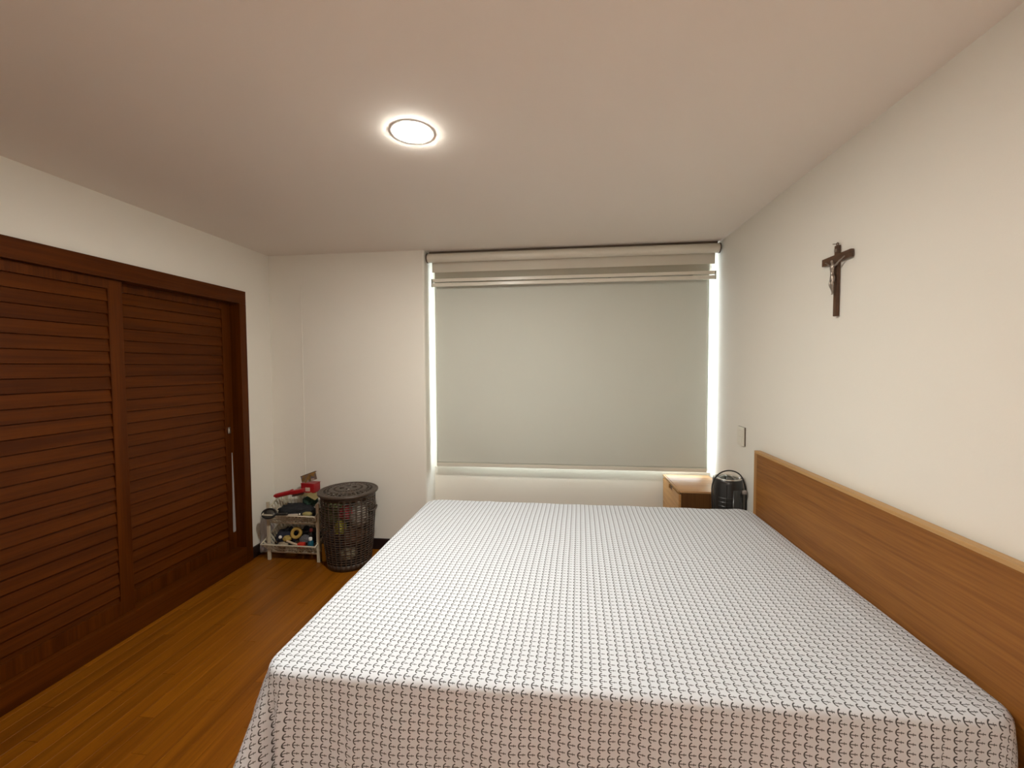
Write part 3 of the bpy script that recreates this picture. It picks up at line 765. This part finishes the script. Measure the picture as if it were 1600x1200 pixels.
# ---- odds and ends in the upper basket
G = 'odds and ends in the basket rack'
def it(name, bm, mat, loc, label, cat, rot=(0, 0, 0), smooth=True, parent=None, auto=None):
    o = obj(name, bm, mat, parent, smooth=smooth, auto=auto); o.location = loc; o.rotation_euler = rot
    if parent is None: tag(o, label, cat, G)
    return o
blk = cloth_mat('black_cloth', (0.012, 0.012, 0.014)); grn = cloth_mat('bottle_green_cloth', (0.02, 0.055, 0.035)); nav = cloth_mat('navy_cloth', (0.010, 0.012, 0.026))
it('cloth_bundle', crumple(0.155, 0.080, 0.056, 11), blk, (-2.065, 3.045, 0.366), 'black cloth bundle filling the top basket of the rack', 'cloth')
it('cloth_bundle', crumple(0.065, 0.045, 0.040, 12), grn, (-1.99, 3.105, 0.425), 'dark green cloth tucked behind the black bundle', 'cloth')
it('cloth_bundle', crumple(0.032, 0.040, 0.030, 13), blk, (-1.888, 3.03, 0.345), 'small black cloth at the right end of the top basket', 'cloth')
# black-rimmed oval hand mirror
hm = empty('hand_mirror', (-2.222, 2.938, 0.372)); tag(hm, 'oval black-rimmed mirror poking over the front left of the top basket', 'mirror', G); hm.rotation_euler = (math.radians(52), 0, math.radians(-8))
bm = bmesh.new(); tube(bm, [(0.060*math.cos(2*PI*k/40), 0.036*math.sin(2*PI*k/40), 0) for k in range(40)], 0.0080, 8, closed=True); obj('mirror_rim', bm, 'black_gloss', hm, smooth=True)
bm = bmesh.new(); lathe(bm, [(0.060, -0.003), (0.060, 0.001), (0.0, 0.002)], 40, squash=0.62); obj('mirror_glass', bm, plain('grey_glass', (0.11, 0.10, 0.085), 0.25, metal=0.4), hm, smooth=True)
bm = bmesh.new(); tube(bm, curve([(0.064, 0, 0), (0.11, 0.004, 0.0), (0.165, 0.010, 0.0)], 5), 0.010, 8, flat=0.6); obj('mirror_handle', bm, 'black_gloss', hm, smooth=True)
# red brush
br = empty('red_brush', (-2.15, 3.055, 0.492)); tag(br, 'red plastic brush with a long handle lying across the top basket', 'brush', G); br.rotation_euler = (0, math.radians(-11), math.radians(6))
redm = plain('red_plastic', (0.33, 0.010, 0.014), 0.32, var=0.1)
bm = bmesh.new(); tube(bm, curve([(-0.095, 0, -0.004), (-0.088, 0, 0), (-0.04, 0, 0.003), (0.02, 0, 0.006), (0.05, 0, 0.012)], 5), [0.010]+[0.019]*19+[0.018], 12, flat=0.95); obj('handle', bm, redm, br, smooth=True)
bm = bx(0.03, 0.135, -0.022, 0.022, -0.012, 0.018, bev=0.009); obj('brush_head', bm, redm, br, auto=40)
bm = bmesh.new()
for a in range(9):
    for b in range(4): box(bm, 0.040+a*0.010, 0.043+a*0.010, -0.016+b*0.0095, -0.013+b*0.0095, -0.030, -0.011)
obj('bristles', bm, plain('dark_bristle', (0.10, 0.045, 0.03), 0.6), br)
# red tin, picture box, folded card
rt = obj('red_tin', bx(-0.058, 0.058, -0.04, 0.04, 0, 0.072, bev=0.006), redm, auto=40); rt.location = (-2.003, 3.135, 0.492); rt.rotation_euler = (0, 0, math.radians(-4)); tag(rt, 'red tin standing behind the brush on top of the rack', 'tin', G)
bm = bx(-0.018, 0.022, -0.0412, -0.0400, 0.012, 0.042); obj('tin_label', bm, plain('cream_print', (0.55, 0.45, 0.36), 0.5, var=0.2, scale=90), rt)
bm = bx(-0.060, 0.060, -0.042, 0.042, 0.068, 0.0735, bev=0.003); obj('tin_lid', bm, redm, rt)
def picture_mat():
    m, nt, b = new_mat('printed_box_art'); tc = N(nt, 'ShaderNodeTexCoord'); vo = N(nt, 'ShaderNodeTexVoronoi'); vo.inputs['Scale'].default_value = 38
    nt.links.new(tc.outputs['Object'], vo.inputs['Vector']); cr = N(nt, 'ShaderNodeValToRGB'); e = cr.color_ramp.elements
    e[0].color = (0.035, 0.022, 0.015, 1); e[1].color = (0.34, 0.26, 0.22, 1); e[1].position = 0.9
    x = e.new(0.35); x.color = (0.30, 0.16, 0.04, 1); x = e.new(0.6); x.color = (0.10, 0.08, 0.09, 1)
    nt.links.new(vo.outputs['Color'], cr.inputs[0]); nt.links.new(cr.outputs[0], b.inputs['Base Color']); b.inputs['Roughness'].default_value = 0.35
    return m
pb = obj('picture_box', bx(-0.063, 0.063, -0.032, 0.032, -0.006, 0.0, bev=0.002), picture_mat()); pb.location = (-2.012, 3.125, 0.604)
pb.rotation_euler = (math.radians(74), math.radians(-20), math.radians(6)); tag(pb, 'small printed box lid tilted on top of the red tin', 'box', G)
obj('box_rim', bx(-0.065, 0.065, 0.029, 0.034, -0.016, 0.001, bev=0.001), plain('dark_brown_card', (0.06, 0.03, 0.02), 0.5), pb)
bm = bmesh.new()
for q, (a, b, c, d) in enumerate((((-0.075, 0.0, 0.02), (0.0, -0.01, 0.036), (0.0, 0.08, 0.046), (-0.07, 0.08, 0.028)), ((0.0, -0.01, 0.036), (0.075, -0.02, 0.004), (0.07, 0.07, 0.012), (0.0, 0.08, 0.046)))):
    bm.faces.new([bm.verts.new(p) for p in (a, b, c, d)])
bmesh.ops.remove_doubles(bm, verts=bm.verts[:], dist=1e-4)
o = it('cardboard_flap', bm, plain('olive_card', (0.24, 0.19, 0.075), 0.7, var=0.15), (-1.975, 3.045, 0.455), 'folded olive cardboard flap beneath the red tin', 'cardboard', smooth=False); o.modifiers.new('t', 'SOLIDIFY').thickness = 0.003
# small stuff at the front lip
it('makeup_stick', (lambda b: (tube(b, [(-0.06, 0, 0), (0.05, 0.0, 0.006), (0.07, 0, 0.008)], [0.006, 0.007, 0.004], 10), b)[1])(bmesh.new()), plain('cream_plastic', (0.62, 0.54, 0.44), 0.4), (-2.06, 2.962, 0.357), 'thin cream stick lying along the front lip of the top basket', 'stick')
it('bauble', (lambda b: (bmesh.ops.create_uvsphere(b, u_segments=16, v_segments=10, radius=0.011), b)[1])(bmesh.new()), 'silver_rim', (-1.985, 2.958, 0.366), 'tiny silver ball at the front of the top basket', 'ball')
it('soap_bar', crumple(0.040, 0.024, 0.018, 15, amp=0.06), plain('olive_soap', (0.30, 0.25, 0.09), 0.45), (-1.932, 2.972, 0.367), 'olive oval bar at the front right of the top basket', 'soap')
# ---- lower basket
it('cloth_bundle', crumple(0.080, 0.085, 0.075, 21), nav, (-2.165, 3.06, 0.145), 'navy cloth bundle on the left of the lower basket', 'cloth')
it('cloth_bundle', crumple(0.100, 0.060, 0.065, 22), blk, (-2.00, 3.10, 0.150), 'black cloth bundle at the back of the lower basket', 'cloth')
it('cloth_bundle', crumple(0.045, 0.040, 0.035, 23), cloth_mat('grey_cloth', (0.10, 0.095, 0.10)), (-1.985, 3.02, 0.150), 'grey cloth scrap in the middle of the lower basket', 'cloth')
it('bauble', (lambda b: (bmesh.ops.create_uvsphere(b, u_segments=16, v_segments=10, radius=0.013), b)[1])(bmesh.new()), 'trim_white', (-2.16, 2.972, 0.178), 'tiny white ball on the navy cloth in the lower basket', 'ball')
bm = bmesh.new(); tube(bm, [(0.030*math.cos(2*PI*k/32), 0.034*math.sin(2*PI*k/32), 0) for k in range(32)], 0.013, 10, closed=True, flat=1.0)
it('tape_roll', bm, plain('mustard_tape', (0.42, 0.27, 0.06), 0.45), (-2.045, 3.00, 0.205), 'mustard ring of tape standing in the lower basket', 'tape', rot=(math.radians(78), math.radians(20), math.radians(15)))
it('sponge', crumple(0.035, 0.028, 0.024, 25, amp=0.12), plain('mustard_sponge', (0.40, 0.28, 0.07), 0.8, var=0.2), (-2.11, 2.985, 0.165), 'mustard sponge below the tape roll in the lower basket', 'sponge')
bt = empty('teal_bottle', (-1.920, 2.985, 0.090)); tag(bt, 'teal bottle with a white cap at the right of the lower basket', 'bottle', G); bt.rotation_euler = (math.radians(12), math.radians(8), 0)
bm = bmesh.new(); lathe(bm, [(0.019, 0), (0.022, 0.004), (0.022, 0.065), (0.012, 0.078), (0.011, 0.084)], 20); obj('bottle_body', bm, plain('teal_plastic', (0.012, 0.10, 0.15), 0.35), bt, smooth=True)
bm = bmesh.new(); lathe(bm, [(0.013, 0.082), (0.013, 0.098), (0.011, 0.101)], 20); obj('bottle_cap', bm, 'trim_white', bt, auto=40)
pk = empty('pink_bottle', (-1.950, 3.045, 0.120)); tag(pk, 'small pink-capped dark bottle behind the teal bottle', 'bottle', G)
bm = bmesh.new(); lathe(bm, [(0.016, 0), (0.018, 0.004), (0.018, 0.075), (0.011, 0.086)], 20); obj('bottle_body', bm, 'black_gloss', pk, smooth=True)
bm = bmesh.new(); lathe(bm, [(0.012, 0.084), (0.012, 0.104), (0.009, 0.108)], 20); obj('bottle_cap', bm, plain('pink_plastic', (0.55, 0.10, 0.12), 0.4), pk, auto=40)
it('toy_block', bx(-0.024, 0.024, -0.018, 0.018, -0.017, 0.017, bev=0.006), plain('orange_red_plastic', (0.55, 0.035, 0.02), 0.4), (-1.975, 2.955, 0.133), 'orange-red block at the front lip of the lower basket', 'toy', auto=40)
it('comb', bx(-0.055, 0.055, -0.008, 0.008, -0.005, 0.005, bev=0.003), plain('beige_plastic', (0.60, 0.47, 0.34), 0.45), (-2.045, 2.956, 0.142), 'beige comb lying along the lower basket lip', 'comb', rot=(0, math.radians(14), math.radians(-6)), auto=40)
it('scrunchie', crumple(0.042, 0.028, 0.022, 27, amp=0.3), plain('spotted_cloth', (0.30, 0.24, 0.16), 0.8, var=0.8, scale=60), (-2.125, 2.952, 0.128), 'beige and black patterned scrunchie at the lower basket lip', 'scrunchie')
# ---- beside the rack
yb_ = obj('yellow_box', bx(-0.0225, 0.0225, -0.035, 0.035, 0, 0.135, bev=0.003), plain('ochre_card', (0.42, 0.20, 0.012), 0.45, var=0.15, scale=30), auto=40)
yb_.location = (-1.804, 3.015, 0); tag(yb_, 'ochre-yellow box standing between the rack and the hamper', 'box')
def bag():
    bm = bmesh.new(); n = 26; rows = []
    for j in range(15):
        t = j/14; z = 0.03+0.30*t
        w_ = 0.035+0.012*math.sin(PI*(1-t)**0.8) - 0.022*t**3
        rows.append([])
        for k in range(n):
            a = 2*PI*k/n; f = 1+0.22*noise.noise(Vector((math.cos(a)*1.8, math.sin(a)*1.8, z*9)))
            rows[-1].append(bm.verts.new((w_*f*math.cos(a), 0.062*f*math.sin(a)*(1-0.55*t**2), z)))
    for a, b in zip(rows, rows[1:]):
        for k in range(n): bm.faces.new((a[k], a[(k+1) % n], b[(k+1) % n], b[k]))
    bm.faces.new(rows[0]); bm.faces.new(rows[-1])
    return bm
pbag = obj('plastic_bag', bag(), 'bag', smooth=True); pbag.location = (-2.345, 3.075, 0.0)
tag(pbag, 'thin translucent plastic bag hanging between the rack and the left wall', 'bag')
